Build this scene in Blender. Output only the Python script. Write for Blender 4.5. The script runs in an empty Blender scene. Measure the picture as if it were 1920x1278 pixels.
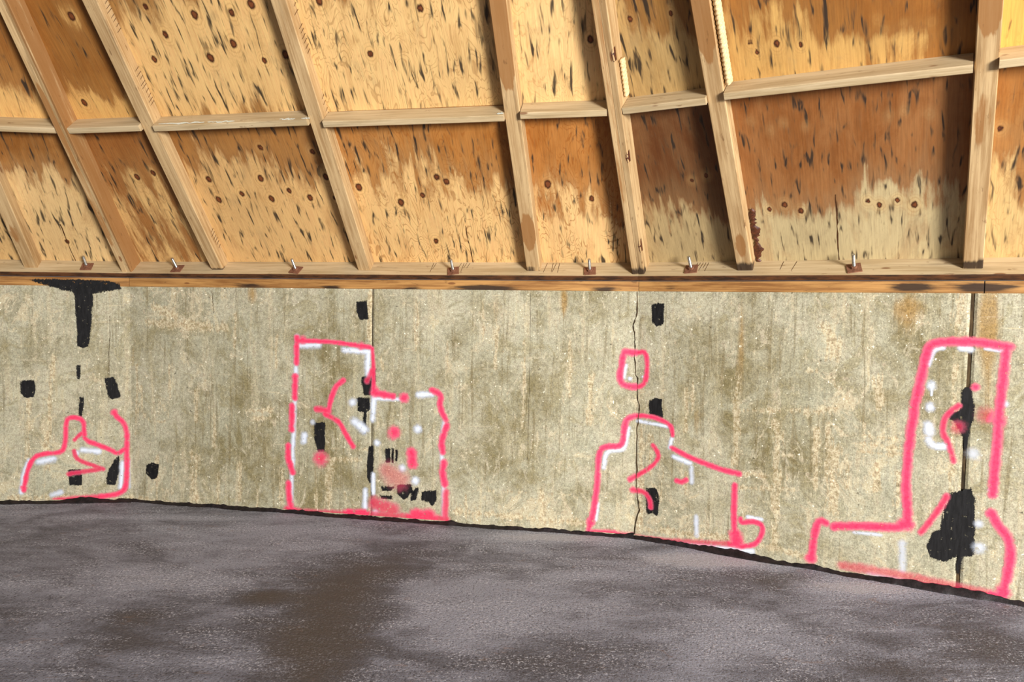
import bpy, math, random
import numpy as np
from mathutils import Matrix, Vector
C = bpy.context.scene.collection
SC = bpy.context.scene
# ------------------------------------------------------------------ camera, sky, light, exposure
FPX, PITCH, ROLL, EYE = 1435.85, .0544, -.0118, 1.5
cd = bpy.data.cameras.new('camera'); cam = bpy.data.objects.new('camera', cd); C.objects.link(cam)
cd.sensor_width = 36; cd.lens = FPX/1920*36; cd.clip_start = .05
_b = Vector((0, -math.cos(PITCH), math.sin(PITCH))); _u = Vector((0, math.sin(PITCH), math.cos(PITCH)))
_r = Vector((1, 0, 0))
_c, _s = math.cos(ROLL), math.sin(ROLL)
R2 = _r*_c - _u*_s; U2 = _u*_c + _r*_s
cam.matrix_world = Matrix(((R2.x, U2.x, _b.x, 0), (R2.y, U2.y, _b.y, 0), (R2.z, U2.z, _b.z, EYE), (0, 0, 0, 1)))
SC.camera = cam
w = bpy.data.worlds.new('sky'); SC.world = w; w.use_nodes = True
bg = w.node_tree.nodes['Background']; bg.inputs[0].default_value = (.86, .93, 1, 1); bg.inputs[1].default_value = .14
ld = bpy.data.lights.new('doorway_daylight', 'AREA'); ld.shape = 'RECTANGLE'; ld.size = 2.6; ld.size_y = 2.4
ld.energy = 3150; ld.color = (1, .975, .93)
lo = bpy.data.objects.new('doorway_daylight', ld); C.objects.link(lo)
lo.location = (5.6, -6.6, 2.0); lo.rotation_euler = (math.radians(90), 0, math.radians(22))
vs = SC.view_settings; vs.view_transform = 'Standard'; vs.look = 'None'; vs.gamma = 1; vs.use_curve_mapping = False
vs.exposure = -.1

# ------------------------------------------------------------------ measured geometry of the ring
H, HS, TAU, D0, PHI = 1.558, .0625, .7002, .004, .318       # wall height, sill height, roof lean, sill face, turn per facet
ST, CT = math.sin(TAU), math.cos(TAU)
C1 = np.array([-2.7457, 5.5031]); C2 = np.array([.7868, 4.779])
LEN = float(np.hypot(*(C2-C1))); A0 = math.atan2(*(C2-C1)[::-1])
ev = lambda t: np.array([math.cos(t), math.sin(t)])
FAC = {'L': (C1-LEN*ev(A0+PHI), A0+PHI, -1), 'A': (C1, A0, 0), 'B': (C2, A0-PHI, 1)}
PD = .14                                                   # plate width
def frame(k):
    A, t, i = FAC[k]
    return np.array([A[0], A[1], 0.]), np.array([math.cos(t), math.sin(t), 0.]), np.array([math.sin(t), -math.cos(t), 0.])
ZZ = np.array([0, 0, 1.])
def roofframe(k):
    A, T, N = frame(k); S = N*ST + ZZ*CT; n = N*CT - ZZ*ST
    return A + N*(.02+.038*ST) + ZZ*(H+HS+.038*CT) - PD*n, T, S, n
def wpt(k, u, z, off=0):                                   # point on a wall facet
    A, T, N = frame(k); u = np.asarray(u, float); z = np.asarray(z, float)
    return A + T*u[..., None] + N*off + ZZ*z[..., None]
def rpt(k, u, v, off=0):                                   # point on a roof facet
    O, T, S, n = roofframe(k); u = np.asarray(u, float); v = np.asarray(v, float)
    off = np.asarray(off, float)
    return O + T*u[..., None] + S*v[..., None] + n*off[..., None]
def ray(x, y):
    x -= 960; y -= 639
    u = x*math.cos(ROLL)+y*math.sin(ROLL); v = -x*math.sin(ROLL)+y*math.cos(ROLL)
    return np.array([u, FPX*math.cos(PITCH)-v*math.sin(PITCH), -FPX*math.sin(PITCH)-v*math.cos(PITCH)])
EYEP = np.array([0, 0, EYE])
def W(k, x, y):                                            # measured photo point -> metres on wall facet
    A, T, N = frame(k); D = ray(x, y); P = EYEP + D*np.dot(A-EYEP, N)/np.dot(D, N) - A
    return float(P@T), float(P[2])
def R(k, x, y, off=0.):                                    # measured photo point -> metres on roof facet
    O, T, S, n = roofframe(k); O = O + off*n; D = ray(x, y); P = EYEP + D*np.dot(O-EYEP, n)/np.dot(D, n) - O
    return float(P@T), float(P@S)
def G(x, y):
    D = ray(x, y); P = EYEP - D*EYE/D[2]; return float(P[0]), float(P[1])
def side(x): return 'L' if x < 240 else ('A' if x < 1198 else 'B')
def ring(x, y, k=None):                                    # continuous coordinate along the wall
    k = k or side(x); u, z = W(k, x, y); return FAC[k][2]*LEN+u, z

# ------------------------------------------------------------------ mesh + node helpers
def lin(c): return tuple(((v/255)/12.92 if v/255 <= .04045 else ((v/255+.055)/1.055)**2.4) for v in c[:3]) + (1,)
def link(name, me, mat=None, parent=None, **props):
    o = bpy.data.objects.new(name, me); C.objects.link(o)
    if mat is not None and me is not None: me.materials.append(mat)
    if parent is not None: o.parent = parent
    for a, b in props.items(): o[a] = b
    return o
def empty(name, loc=(0, 0, 0), **props):
    o = bpy.data.objects.new(name, None); C.objects.link(o); o.location = loc; o.empty_display_size = .1
    for a, b in props.items(): o[a] = b
    return o
def mesh(name, verts, faces, uv=None, attrs=None, smooth=False):
    me = bpy.data.meshes.new(name); verts = np.asarray(verts, float).reshape(-1, 3)
    me.from_pydata(verts.tolist(), [], [list(map(int, f)) for f in faces]); me.update()
    if uv is not None:
        l = me.uv_layers.new(name='UVMap'); idx = np.zeros(len(me.loops), np.int32); me.loops.foreach_get('vertex_index', idx)
        l.data.foreach_set('uv', np.asarray(uv, np.float32).reshape(-1, 2)[idx].ravel())
    for k, a in (attrs or {}).items():
        a = np.asarray(a, np.float32)
        if a.ndim == 1: me.attributes.new(k, 'FLOAT', 'POINT').data.foreach_set('value', a)
        else: me.attributes.new(k, 'FLOAT_COLOR', 'POINT').data.foreach_set('color', a.ravel())
    if smooth: me.polygons.foreach_set('use_smooth', [True]*len(me.polygons))
    return me
def grid_faces(nu, nv):
    i = np.arange(nu*nv).reshape(nu, nv)
    return np.stack([i[:-1, :-1], i[1:, :-1], i[1:, 1:], i[:-1, 1:]], -1).reshape(-1, 4)
def seg_d(P, a, b):
    a, b = np.array(a), np.array(b); d = b-a; L2 = d@d
    t = np.clip(((P-a)@d)/L2, 0, 1) if L2 > 0 else np.zeros(len(P)); return np.hypot(*(P-a-t[:, None]*d).T)
class NT:
    def __init__(s, name):
        s.m = bpy.data.materials.new(name); s.m.use_nodes = True; s.t = s.m.node_tree; s.b = s.t.nodes['Principled BSDF']
        s.out = s.t.nodes['Material Output']
    def n(s, ty, **kw):
        x = s.t.nodes.new(ty)
        for k, v in kw.items(): setattr(x, k, v)
        return x
    def put(s, sock, v):
        if isinstance(v, bpy.types.NodeSocket): s.t.links.new(v, sock)
        elif v is not None: sock.default_value = v
    def attr(s, name, col=False):
        a = s.n('ShaderNodeAttribute'); a.attribute_name = name; return a.outputs['Color' if col else 'Fac']
    def uv(s): return s.n('ShaderNodeUVMap').outputs[0]
    def scale(s, v, sc):
        x = s.n('ShaderNodeVectorMath', operation='MULTIPLY'); s.put(x.inputs[0], v); x.inputs[1].default_value = sc; return x.outputs[0]
    def noise(s, v, sc=(1, 1, 1), detail=3, rough=.55, dist=0):
        x = s.n('ShaderNodeTexNoise'); s.put(x.inputs['Vector'], s.scale(v, sc)); x.inputs['Scale'].default_value = 1
        x.inputs['Detail'].default_value = detail; x.inputs['Roughness'].default_value = rough; x.inputs['Distortion'].default_value = dist
        return x.outputs['Fac']
    def math(s, op, a, b=0., c=None, clamp=False):
        x = s.n('ShaderNodeMath', operation=op); x.use_clamp = clamp; s.put(x.inputs[0], a); s.put(x.inputs[1], b)
        if c is not None: s.put(x.inputs[2], c)
        return x.outputs[0]
    def mad(s, a, b, c): return s.math('MULTIPLY_ADD', a, b, c)
    def step(s, v, a, b, o0=0., o1=1.):
        x = s.n('ShaderNodeMapRange', interpolation_type='SMOOTHSTEP'); s.put(x.inputs[0], v)
        x.inputs[1].default_value = a; x.inputs[2].default_value = b; x.inputs[3].default_value = o0; x.inputs[4].default_value = o1
        return x.outputs[0]
    def mix(s, f, a, b, mode='MIX'):
        x = s.n('ShaderNodeMix', data_type='RGBA', blend_type=mode); s.put(x.inputs[0], f); s.put(x.inputs[6], a); s.put(x.inputs[7], b)
        return x.outputs[2]
    def bump(s, h, strength=.3, dist=.01):
        x = s.n('ShaderNodeBump'); s.put(x.inputs['Height'], h); x.inputs['Strength'].default_value = strength; x.inputs['Distance'].default_value = dist
        s.t.links.new(x.outputs[0], s.b.inputs['Normal'])
    def done(s, col, rough=.8, spec=.3, metal=0.):
        s.put(s.b.inputs['Base Color'], col); s.put(s.b.inputs['Roughness'], rough); s.b.inputs['Specular IOR Level'].default_value = spec
        s.b.inputs['Metallic'].default_value = metal; return s.m

def mat_concrete():
    t = NT('board_formed_concrete'); p = t.uv(); dk, lt, ru = t.attr('dk'), t.attr('lt'), t.attr('rust')
    big = t.noise(p, (1.7, 2.0, 1), 8, .68, .3); mid = t.noise(p, (8, 6, 1), 7, .7, .5); drip = t.noise(p, (16, 1.3, 1), 6, .68, .3)
    drip2 = t.noise(p, (34, 1.5, 1), 5, .65, .4); fine = t.noise(p, (48, 42, 1), 5, .75); grit = t.noise(p, (130, 120, 1), 3, .7)
    sc = t.noise(p, (2.6, 60, 1), 4, .6, .8); patch = t.noise(p, (4.6, 3.4, 7), 9, .78, 1.); flake = t.noise(p, (22, 14, 3), 8, .8, .6)
    mk = t.attr('mark'); mot = t.noise(p, (3.4, 2.2, 17), 8, .7, .6)
    c = t.mix(t.step(t.math('ADD', t.mad(mid, .8, t.mad(big, .9, -.35)), t.math('MULTIPLY', dk, .6)), .34, .84), lin((196, 191, 170)), lin((138, 127, 92)))
    c = t.mix(t.math('MULTIPLY', t.step(mot, .44, .6), .55), c, lin((196, 194, 174)))
    c = t.mix(t.math('MULTIPLY', t.step(t.noise(p, (5, 4, 83), 9, .76, .8), .52, .6), .5), c, lin((158, 146, 108)))
    c = t.mix(t.math('MULTIPLY', t.step(t.noise(p, (9, 5, 91), 9, .8, 1.2), .56, .61), .6), c, lin((214, 206, 184)))
    c = t.mix(t.math('MULTIPLY', t.step(drip, .52, .64), .4), c, lin((208, 198, 168)))
    c = t.mix(t.math('MULTIPLY', t.step(t.math('ADD', drip2, t.math('MULTIPLY', dk, .1)), .56, .67), .5), c, lin((128, 112, 76)))
    c = t.mix(t.math('MULTIPLY', t.step(t.math('ADD', patch, t.math('MULTIPLY', lt, .16)), .59, .63), .75), c, lin((208, 199, 174)))
    c = t.mix(t.math('MULTIPLY', t.step(t.mad(mid, .9, t.math('ADD', lt, -.45)), .3, .7), .45), c, lin((192, 192, 174)))
    c = t.mix(t.math('MULTIPLY', t.step(t.math('ADD', t.math('ADD', ru, -.5), t.mad(drip2, .6, -.3)), -.3, .4), .7), c, lin((172, 132, 66)))
    wisp = t.noise(p, (60, 9, 61), 6, .78, .5); wisp2 = t.noise(p, (20, 5, 71), 5, .7)
    c = t.mix(t.math('MULTIPLY', t.step(t.math('ADD', t.math('MULTIPLY', mk, .8), t.math('ADD', t.mad(wisp, 2.2, -1.1), t.mad(wisp2, 1.6, -.8))), .4, .62), .62), c, t.mix(t.step(fine, .4, .58), lin((186, 164, 120)), lin((222, 212, 186))))
    c = t.mix(t.math('MULTIPLY', t.step(flake, .6, .65), .6), c, lin((218, 207, 180)))
    c = t.mix(t.math('MULTIPLY', t.step(flake, .4, .345), .6), c, lin((108, 94, 60)))
    c = t.mix(t.math('MULTIPLY', t.step(t.math('ADD', t.noise(p, (44, 40, 41), 3, .7), t.mad(patch, .35, -.17)), .66, .7), .95), c, lin((246, 240, 224)))
    c = t.mix(t.math('MULTIPLY', t.step(t.noise(p, (26, 24, 51), 3, .65), .68, .74), .8), c, lin((70, 60, 40)))
    c = t.mix(t.math('MULTIPLY', t.step(sc, .66, .71), .45), c, lin((226, 217, 194)))
    c = t.mix(.62, c, t.mix(t.step(t.mad(grit, .5, t.math('MULTIPLY', fine, .5)), .36, .64), lin((92, 88, 78)), lin((190, 188, 180))), 'OVERLAY')
    t.bump(t.math('ADD', t.math('MULTIPLY', fine, .6), t.math('ADD', mid, t.math('MULTIPLY', grit, .25))), .4, .012)
    return t.done(c, .85, .25)
def mat_floor():
    t = NT('rough_coated_floor'); p = t.uv(); br, li = t.attr('brown'), t.attr('light')
    big = t.noise(p, (.8, 1.5, 1), 7, .65, .6); mid = t.noise(p, (3.5, 6, 1), 7, .7, .5); fine = t.noise(p, (55, 55, 1), 4, .75); grit = t.noise(p, (105, 105, 1), 3, .75)
    f = t.math('ADD', t.mad(mid, 1., t.mad(big, 1.3, -1.12)), t.math('SUBTRACT', t.math('MULTIPLY', br, .55), t.math('MULTIPLY', li, .8)))
    c = t.mix(t.step(f, -.25, .35), lin((164, 168, 186)), lin((98, 98, 108)))
    wet = t.step(t.math('ADD', t.math('MULTIPLY', br, .8), t.mad(mid, .7, t.mad(big, .5, -.6))), .15, .75)
    c = t.mix(t.math('MULTIPLY', wet, .85), c, lin((92, 83, 76)))
    rough = t.math('SUBTRACT', 1., t.math('MULTIPLY', wet, .8))
    sp = t.step(t.mad(fine, .5, t.math('MULTIPLY', grit, .5)), .52, .6)
    c = t.mix(t.math('MULTIPLY', t.math('MULTIPLY', sp, rough), t.step(t.math('ADD', t.noise(p, (2.2, 5, 33), 7, .72, .9), t.math('MULTIPLY', li, .3)), .44, .62, .12, 1.)), c, lin((226, 228, 242)))
    c = t.mix(t.math('MULTIPLY', t.math('MULTIPLY', t.step(t.mad(fine, .4, t.math('MULTIPLY', grit, .6)), .47, .4), rough), .8), c, lin((52, 48, 52)))
    c = t.mix(t.math('MULTIPLY', t.step(t.math('ADD', li, t.mad(t.noise(p, (9, 26, 1), 6, .75, .6), 1.4, -.7)), .35, .75), .45), c, lin((206, 204, 212)))
    c = t.mix(t.math('MULTIPLY', t.step(t.noise(p, (6, 10, 5), 5, .7, 1.2), .62, .68), .35), c, lin((150, 126, 112)))
    t.bump(t.math('ADD', fine, t.math('MULTIPLY', grit, .6)), .6, .012)
    return t.done(c, .72, .3)
def mat_plywood():
    t = NT('stained_plywood'); p = t.uv(); st, kd, fig, sk = t.attr('stain'), t.attr('knot'), t.attr('figure'), t.attr('streak')
    pale, brown = t.attr('pale', True), t.attr('brown', True)
    big = t.noise(p, (2.5, 1.2, 1), 4, .6); jag = t.noise(p, (11, 1.7, 1), 5, .58, .5); jag2 = t.noise(p, (46, 4, 1), 4, .6); gr = t.noise(p, (130, 5, 1), 4, .65)
    blot = t.noise(p, (6, 2.4, 11), 6, .7, .5); mil = t.noise(p, (7, 3.4, 23), 6, .7, .4)
    base = t.mix(t.math('MULTIPLY', t.step(big, .35, .75), .4), pale, t.mix(.5, pale, lin((130, 100, 60)), 'MULTIPLY'))
    base = t.mix(t.math('MULTIPLY', t.step(blot, .5, .68), .5), base, t.mix(.55, pale, brown))
    base = t.mix(t.math('MULTIPLY', t.step(mil, .54, .72), t.mad(sk, .5, .05)), base, lin((142, 122, 90)))
    f = t.math('ADD', st, t.math('ADD', t.mad(jag, 1.15, -.575), t.math('ADD', t.mad(jag2, .34, -.17), t.mad(blot, .5, -.25))))
    sharp = t.step(f, .46, .58); m = t.mad(sharp, .6, t.math('MULTIPLY', t.step(f, .22, .95), .4))
    br = t.mix(t.step(t.mad(jag, .35, t.math('MULTIPLY', blot, .65)), .36, .64), t.mix(.3, brown, lin((70, 34, 10))), t.mix(.14, brown, pale))
    edge = t.math('MULTIPLY', t.step(f, .38, .5), t.math('SUBTRACT', 1., t.step(f, .52, .7)))
    c = t.mix(t.math('MULTIPLY', m, .97), base, br)
    c = t.mix(t.math('MULTIPLY', edge, .3), c, lin((120, 62, 20)))
    # cathedral figure: contour lines of a smooth field
    fld = t.math('MULTIPLY', t.noise(p, (9, 3.2, 2), 3, .45, .6), 95.)
    ln = t.math('MULTIPLY', t.step(t.math('SINE', fld), .6, 1.), t.step(t.noise(p, (5, 3, 31), 3, .6), .38, .52))
    c = t.mix(t.math('MULTIPLY', t.math('MULTIPLY', ln, fig), .62), c, t.mix(.5, brown, lin((120, 60, 18))))
    # dark mineral streaks along the grain
    s1 = t.noise(p, (40, 6.5, 3), 2, .5, .4); gate = t.noise(p, (3.2, 2.2, 9), 2, .5)
    sg = t.math('ADD', s1, t.math('MULTIPLY', t.math('ADD', sk, t.mad(gate, .9, -.45)), .145))
    c = t.mix(t.math('MULTIPLY', t.step(sg, .62, .74), .45), c, lin((96, 74, 50)))
    c = t.mix(t.math('MULTIPLY', t.step(sg, .675, .79), .9), c, lin((40, 33, 28)))
    kn = t.math('ADD', kd, t.mad(t.noise(p, (26, 15, 1), 3, .6), 1.2, -.6))
    c = t.mix(t.math('MULTIPLY', t.math('MULTIPLY', t.step(kn, 4.6, 1.2), t.mad(m, -.6, 1.)), .45), c, t.mix(.5, pale, lin((214, 170, 104))))
    rings = t.math('MULTIPLY', t.step(t.math('SINE', t.math('MULTIPLY', kn, 6.)), .0, .9), t.step(kn, 5.2, 1.8))
    c = t.mix(t.math('MULTIPLY', rings, .2), c, lin((140, 84, 34)))
    c = t.mix(t.math('MULTIPLY', t.step(kn, 1.45, .95), 1.), c, t.mix(t.step(kn, 1., .5), lin((66, 32, 14)), lin((120, 66, 34))))
    c = t.mix(.24, c, t.mix(t.step(gr, .3, .7), lin((104, 98, 92)), lin((206, 204, 198))), 'OVERLAY')
    t.bump(t.math('ADD', gr, jag2), .15, .004)
    return t.done(c, .62, .3)
def mat_lumber(name, base=(198, 168, 124), dark=(158, 124, 82), stn=(146, 100, 54)):
    t = NT(name); p = t.uv(); st, ch = t.attr('stain'), t.attr('char')
    g = t.noise(p, (70, 2.2, 1), 5, .65, .5); b = t.noise(p, (14, 1.6, 1), 5, .65, .4); j = t.noise(p, (36, 6, 1), 4, .65); q = t.noise(p, (26, 1.3, 8), 6, .7, .4)
    c = t.mix(t.step(t.mad(g, .6, t.mad(b, .6, -.1)), .36, .66), lin(base), lin(dark))
    c = t.mix(t.math('MULTIPLY', t.step(q, .56, .68), .45), c, lin(tuple(.72*v for v in dark)))
    c = t.mix(t.math('MULTIPLY', t.step(t.math('ADD', st, t.mad(q, 1., -.5)), .38, .55), .85), c, lin(stn))
    kn = t.n('ShaderNodeTexVoronoi'); t.put(kn.inputs['Vector'], t.scale(p, (9, 2.6, 1))); kn.inputs['Scale'].default_value = 1
    c = t.mix(t.math('MULTIPLY', t.step(kn.outputs['Distance'], .085, .05), .8), c, lin((112, 66, 34)))
    c = t.mix(t.math('MULTIPLY', t.step(t.noise(p, (30, 9, 4), 4, .65), .62, .7), .6), c, lin((104, 70, 38)))
    c = t.mix(t.math('MULTIPLY', t.step(t.math('ADD', ch, t.math('ADD', t.mad(j, .7, -.35), t.mad(q, 1.6, -.8))), .28, .8), .93), c, lin((44, 31, 24)))
    t.bump(g, .15, .004); return t.done(c, .65, .3)
def mat_paint(name, col, soft, rough, spec, aniso=(60, 60), amp=.2, var=(0, 0, 0), dry=False, halo=None):
    t = NT(name); p = t.uv(); m, a = t.attr('paint'), t.attr('dens')
    n = t.noise(p, (aniso[0], aniso[1], 1), 4, .7); g = t.noise(p, (190, 190, 1), 2, .7); pit = t.noise(p, (34, 30, 6), 4, .7); lobe = t.noise(p, (17, 15, 12), 3, .6)
    f = t.math('ADD', m, t.math('ADD', t.mad(n, amp, -amp/2), t.math('ADD', t.mad(g, amp*.8, -amp*.4), t.mad(lobe, amp*(.4 if dry else 1.6), -amp*(.2 if dry else .8)))))
    if dry: f = t.math('ADD', f, t.math('MULTIPLY', t.math('SUBTRACT', a, 1.), .9)); a = 1.
    al = t.math('MULTIPLY', t.step(f, soft[0], soft[1]), t.math('MULTIPLY', a, t.step(pit, .34, .4, .35, 1.)), clamp=True)
    c = t.mix(t.step(n, .3, .75), lin(col), lin(tuple(max(0, x+y) for x, y in zip(col, var))))
    if halo: c = t.mix(t.step(f, .5, .9), lin(halo), c)
    t.put(t.b.inputs['Alpha'], al); t.bump(n, .2, .003); return t.done(c, rough, spec)
def mat_plain(name, c0, c1, sc=(40, 40, 40), rough=.6, spec=.4, metal=0., bump=.3):
    t = NT(name); p = t.n('ShaderNodeTexCoord').outputs['Object']; n = t.noise(p, sc, 5, .65)
    t.bump(n, bump, .006); return t.done(t.mix(t.step(n, .35, .65), lin(c0), lin(c1)), rough, spec, metal)
M_CON, M_FLO, M_PLY = mat_concrete(), mat_floor(), mat_plywood()
M_STUD = mat_lumber('pine_rafter_wood'); M_BLOCK = mat_lumber('pale_blocking_wood', (198, 176, 140), (170, 146, 108))
M_SILL = mat_lumber('oiled_sill_wood', (186, 138, 80), (128, 84, 42), (90, 56, 30))
M_PINK = mat_paint('pink_spray_paint', (238, 66, 103), (.3, .84), .6, .3, amp=.3, var=(-10, -22, -16), halo=(250, 112, 142))
M_WHITE = mat_paint('white_spray_paint', (226, 230, 242), (.3, 1.), .6, .3, amp=.34, var=(-20, -14, -8))
M_BLACK = mat_paint('black_brush_paint', (17, 16, 17), (.46, .54), .55, .22, (75, 12), .8, (18, 18, 18), True)
M_BEAD = mat_plain('black_sealant', (18, 15, 16), (40, 31, 33), (30, 30, 30), .55, .3, 0, .6)
M_GAP = mat_plain('dark_joint_filler', (46, 36, 24), (88, 70, 46), (20, 20, 6), .8, .2)
M_DARK = mat_plain('dark_plate_edge', (48, 30, 18), (96, 58, 30), (9, 9, 60), .7, .3)
M_STEEL = mat_plain('galvanised_steel', (150, 146, 140), (190, 186, 178), (90, 90, 90), .4, .5, .85, .1)
M_RUST = mat_plain('rusty_washer_steel', (112, 72, 54), (140, 96, 72), (70, 70, 70), .75, .3, .2, .4)
M_RESIN = mat_plain('dried_resin', (58, 26, 14), (92, 48, 26), (60, 60, 60), .35, .5, 0, .8)
M_RIDGE = mat_plain('pale_ridged_wood', (226, 200, 156), (204, 172, 124), (120, 120, 120), .8, .2)
M_TICK = mat_plain('dark_saw_cut', (64, 40, 24), (84, 54, 32), (50, 50, 50), .9, .1)

# ------------------------------------------------------------------ floor
cen = np.array(FAC['A'][0]) + LEN/2*ev(A0) + np.array([math.sin(A0), -math.cos(A0)])*(LEN/2/math.tan(PHI/2))
def blobs(P, lst):                                          # soft-edged elliptical stains: (centre, radii, amount)
    o = np.zeros(len(P))
    for (cx, cy, rx, ry, a) in lst:
        d = ((P[:, 0]-cx)/rx)**2+((P[:, 1]-cy)/ry)**2
        o += a*np.exp(-d)
    return o
def gblob(x, y, rx, ry, a):
    X, Y = G(x, y); X2 = G(x+rx, y)[0]; Y2 = G(x, max(y-ry, 985))[1]; return (X, Y, abs(X2-X), max(abs(Y2-Y), .05), a)
xs = np.arange(-8, 6.01, .06); ys = np.arange(-8, 6.2, .06)
gx, gy = np.meshgrid(xs, ys, indexing='ij'); V = np.stack([gx, gy, gx*0], -1).reshape(-1, 3)
FB = [gblob(*b) for b in [(640, 1120, 110, 60, .8), (610, 1240, 120, 70, .8), (500, 1130, 45, 14, .7), (270, 1170, 70, 22, .5), (250, 1230, 140, 50, .45),
      (1060, 1230, 180, 40, .35), (1480, 1075, 130, 22, .55), (1250, 1050, 160, 18, .35), (1700, 1240, 220, 60, .4), (60, 1170, 90, 30, .4), (1850, 1180, 120, 60, .4), (760, 1060, 100, 25, .35)]]
FL = [gblob(*b) for b in [(330, 985, 180, 12, .6), (1040, 1005, 160, 10, .8), (1340, 1040, 140, 14, 1.1), (1640, 1085, 140, 14, .9), (300, 1100, 200, 26, .4), (540, 1005, 120, 10, .3),
      (900, 1160, 150, 40, .25), (1380, 1170, 120, 50, .2), (560, 1200, 60, 40, .3), (1150, 1070, 120, 20, .25)]]
me = mesh('floor', V, grid_faces(len(xs), len(ys)), V[:, :2], {'brown': blobs(V, FB), 'light': blobs(V, FL)})
fl = link('floor', me, M_FLO, kind='structure')

# ------------------------------------------------------------------ concrete ring wall
wall = empty('wall_back', (0, 0, 0), kind='structure')
def wb(x, y, rx, ry, a):
    U, z = ring(x, y); s = .0036; return (U, z, rx*s, ry*s, a)
DK = [wb(*b) for b in [(625, 720, 55, 110, .5), (440, 700, 60, 60, .3), (430, 820, 70, 90, .45), (1480, 690, 110, 60, .35), (1470, 830, 80, 60, .55), (620, 900, 60, 80, .45), (985, 760, 60, 60, .35), (1330, 700, 60, 60, .3),
      (520, 880, 60, 90, .35), (760, 800, 60, 60, .35), (1060, 720, 60, 100, .2), (1700, 600, 60, 60, .2), (780, 690, 90, 40, .2), (1780, 760, 60, 90, .3), (960, 880, 80, 70, .2)]]
LT = [wb(*b) for b in [(300, 600, 70, 50, .5), (60, 640, 80, 120, .4), (120, 900, 60, 60, .5), (320, 900, 70, 60, .5), (180, 840, 60, 80, .4), (1110, 830, 40, 60, .6), (1250, 960, 90, 60, .4), (1700, 850, 60, 50, .4),
      (1600, 930, 140, 70, .5), (1520, 740, 70, 30, .6), (1550, 620, 25, 40, .8), (420, 580, 60, 30, .4), (980, 960, 180, 40, .5), (1740, 1030, 120, 50, .5), (490, 785, 18, 12, 1.2), (640, 930, 40, 40, .5), (30, 930, 60, 40, .5),
      (1320, 740, 30, 40, .3), (860, 690, 16, 14, 1.), (1880, 700, 40, 60, .4)]]
RU = [wb(*b) for b in [(470, 562, 10, 26, .9), (930, 575, 14, 40, .5), (1056, 562, 7, 30, 1.), (1700, 570, 16, 40, .7), (1850, 575, 14, 60, .9), (1390, 640, 7, 90, .7), (1205, 640, 10, 140, .35), (1310, 780, 8, 40, .5), (1855, 700, 14, 120, .5), (250, 690, 8, 40, .5), (600, 890, 20, 40, .4), (1700, 560, 40, 16, .4)]]
MARKS = [([(x, y0), (x+dx, (y0+y1)/2), (x, y1)], w_) for x, y0, y1, w_, dx in [(258, 700, 830, 4, 1), (372, 745, 800, 6, -2), (405, 790, 850, 4, 1), (300, 870, 950, 5, 2), (330, 880, 940, 4, 1), (375, 870, 950, 6, -2), (415, 900, 960, 4, 1), (455, 880, 950, 5, 2),
  (490, 930, 960, 4, 1), (535, 890, 955, 5, 1), (326, 560, 595, 3, 0), (56, 770, 880, 4, 3), (100, 690, 840, 5, -4), (92, 830, 900, 5, 1), (640, 745, 850, 3, 8), (600, 905, 960, 3, 0), (625, 870, 965, 8, -3), (655, 930, 965, 4, 0), (1290, 720, 800, 4, 1), (1292, 880, 920, 4, 0), (1302, 640, 760, 3, -1),
  (1384, 690, 860, 6, 1), (1462, 780, 1010, 7, 0), (1535, 790, 900, 6, 0), (1556, 780, 880, 5, 4), (1568, 830, 940, 9, -3), (1592, 850, 900, 5, 2), (1207, 800, 985, 5, 1), (1222, 810, 880, 5, 1), (1245, 850, 930, 4, 0), (880, 930, 972, 4, 2), (1024, 920, 975, 6, 0), (905, 560, 640, 3, 0), (983, 640, 800, 4, 1),
  (840, 640, 700, 3, 0), (1790, 640, 900, 5, 0), (1797, 534, 612, 8, 0), (692, 556, 640, 5, 0), (365, 860, 960, 4, 2), (520, 640, 700, 4, -2), (440, 600, 660, 4, 1), (1108, 700, 790, 6, 3), (1070, 640, 740, 4, 0), (930, 600, 690, 4, 2), (1650, 850, 900, 5, 1), (1690, 870, 930, 6, 0), (780, 560, 660, 4, 1), (320, 700, 760, 4, 0)]]
MARKS += [(q, w_) for q, w_ in [([(1400, 876), (1480, 884)], 4), ([(1390, 903), (1500, 905)], 4), ([(1380, 760), (1500, 756)], 4), ([(455, 701), (500, 699)], 2), ([(458, 701+20), (502, 700)], 1), ([(885, 659), (946, 659)], 2), ([(610, 848), (695, 849)], 3), ([(600, 868), (680, 869)], 5), ([(1558, 692), (1600, 748), (1640, 805), (1660, 822), (1710, 840)], 3), ([(1398, 632), (1430, 664), (1455, 702)], 2),
  ([(268, 740), (270, 790), (285, 806), (312, 806), (320, 790), (322, 740)], 3), ([(465, 782), (510, 778)], 5), ([(480, 795), (508, 795)], 5), ([(1510, 682), (1534, 681)], 4), ([(1352, 697), (1380, 700)], 3), ([(900, 920), (1080, 925), (1180, 985)], 2), ([(1600, 800), (1690, 805)], 3), ([(1605, 815), (1700, 822)], 3), ([(1610, 830), (1700, 838)], 3), ([(1460, 840), (1500, 842)], 3), ([(640, 700), (690, 760)], 1), ([(700, 610), (720, 700)], 1.5), ([(1520, 760), (1570, 750)], 8), ([(1545, 600), (1562, 625), (1560, 655)], 9), ([(1640, 690), (1655, 740)], 9), ([(20, 956), (200, 950), (520, 955)], 6), ([(860, 960), (1110, 978)], 6), ([(1220, 985), (1380, 1000)], 6), ([(1440, 1010), (1540, 1035)], 6), ([(280, 620), (420, 628)], 9), ([(290, 590), (330, 610)], 9)]]
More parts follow.
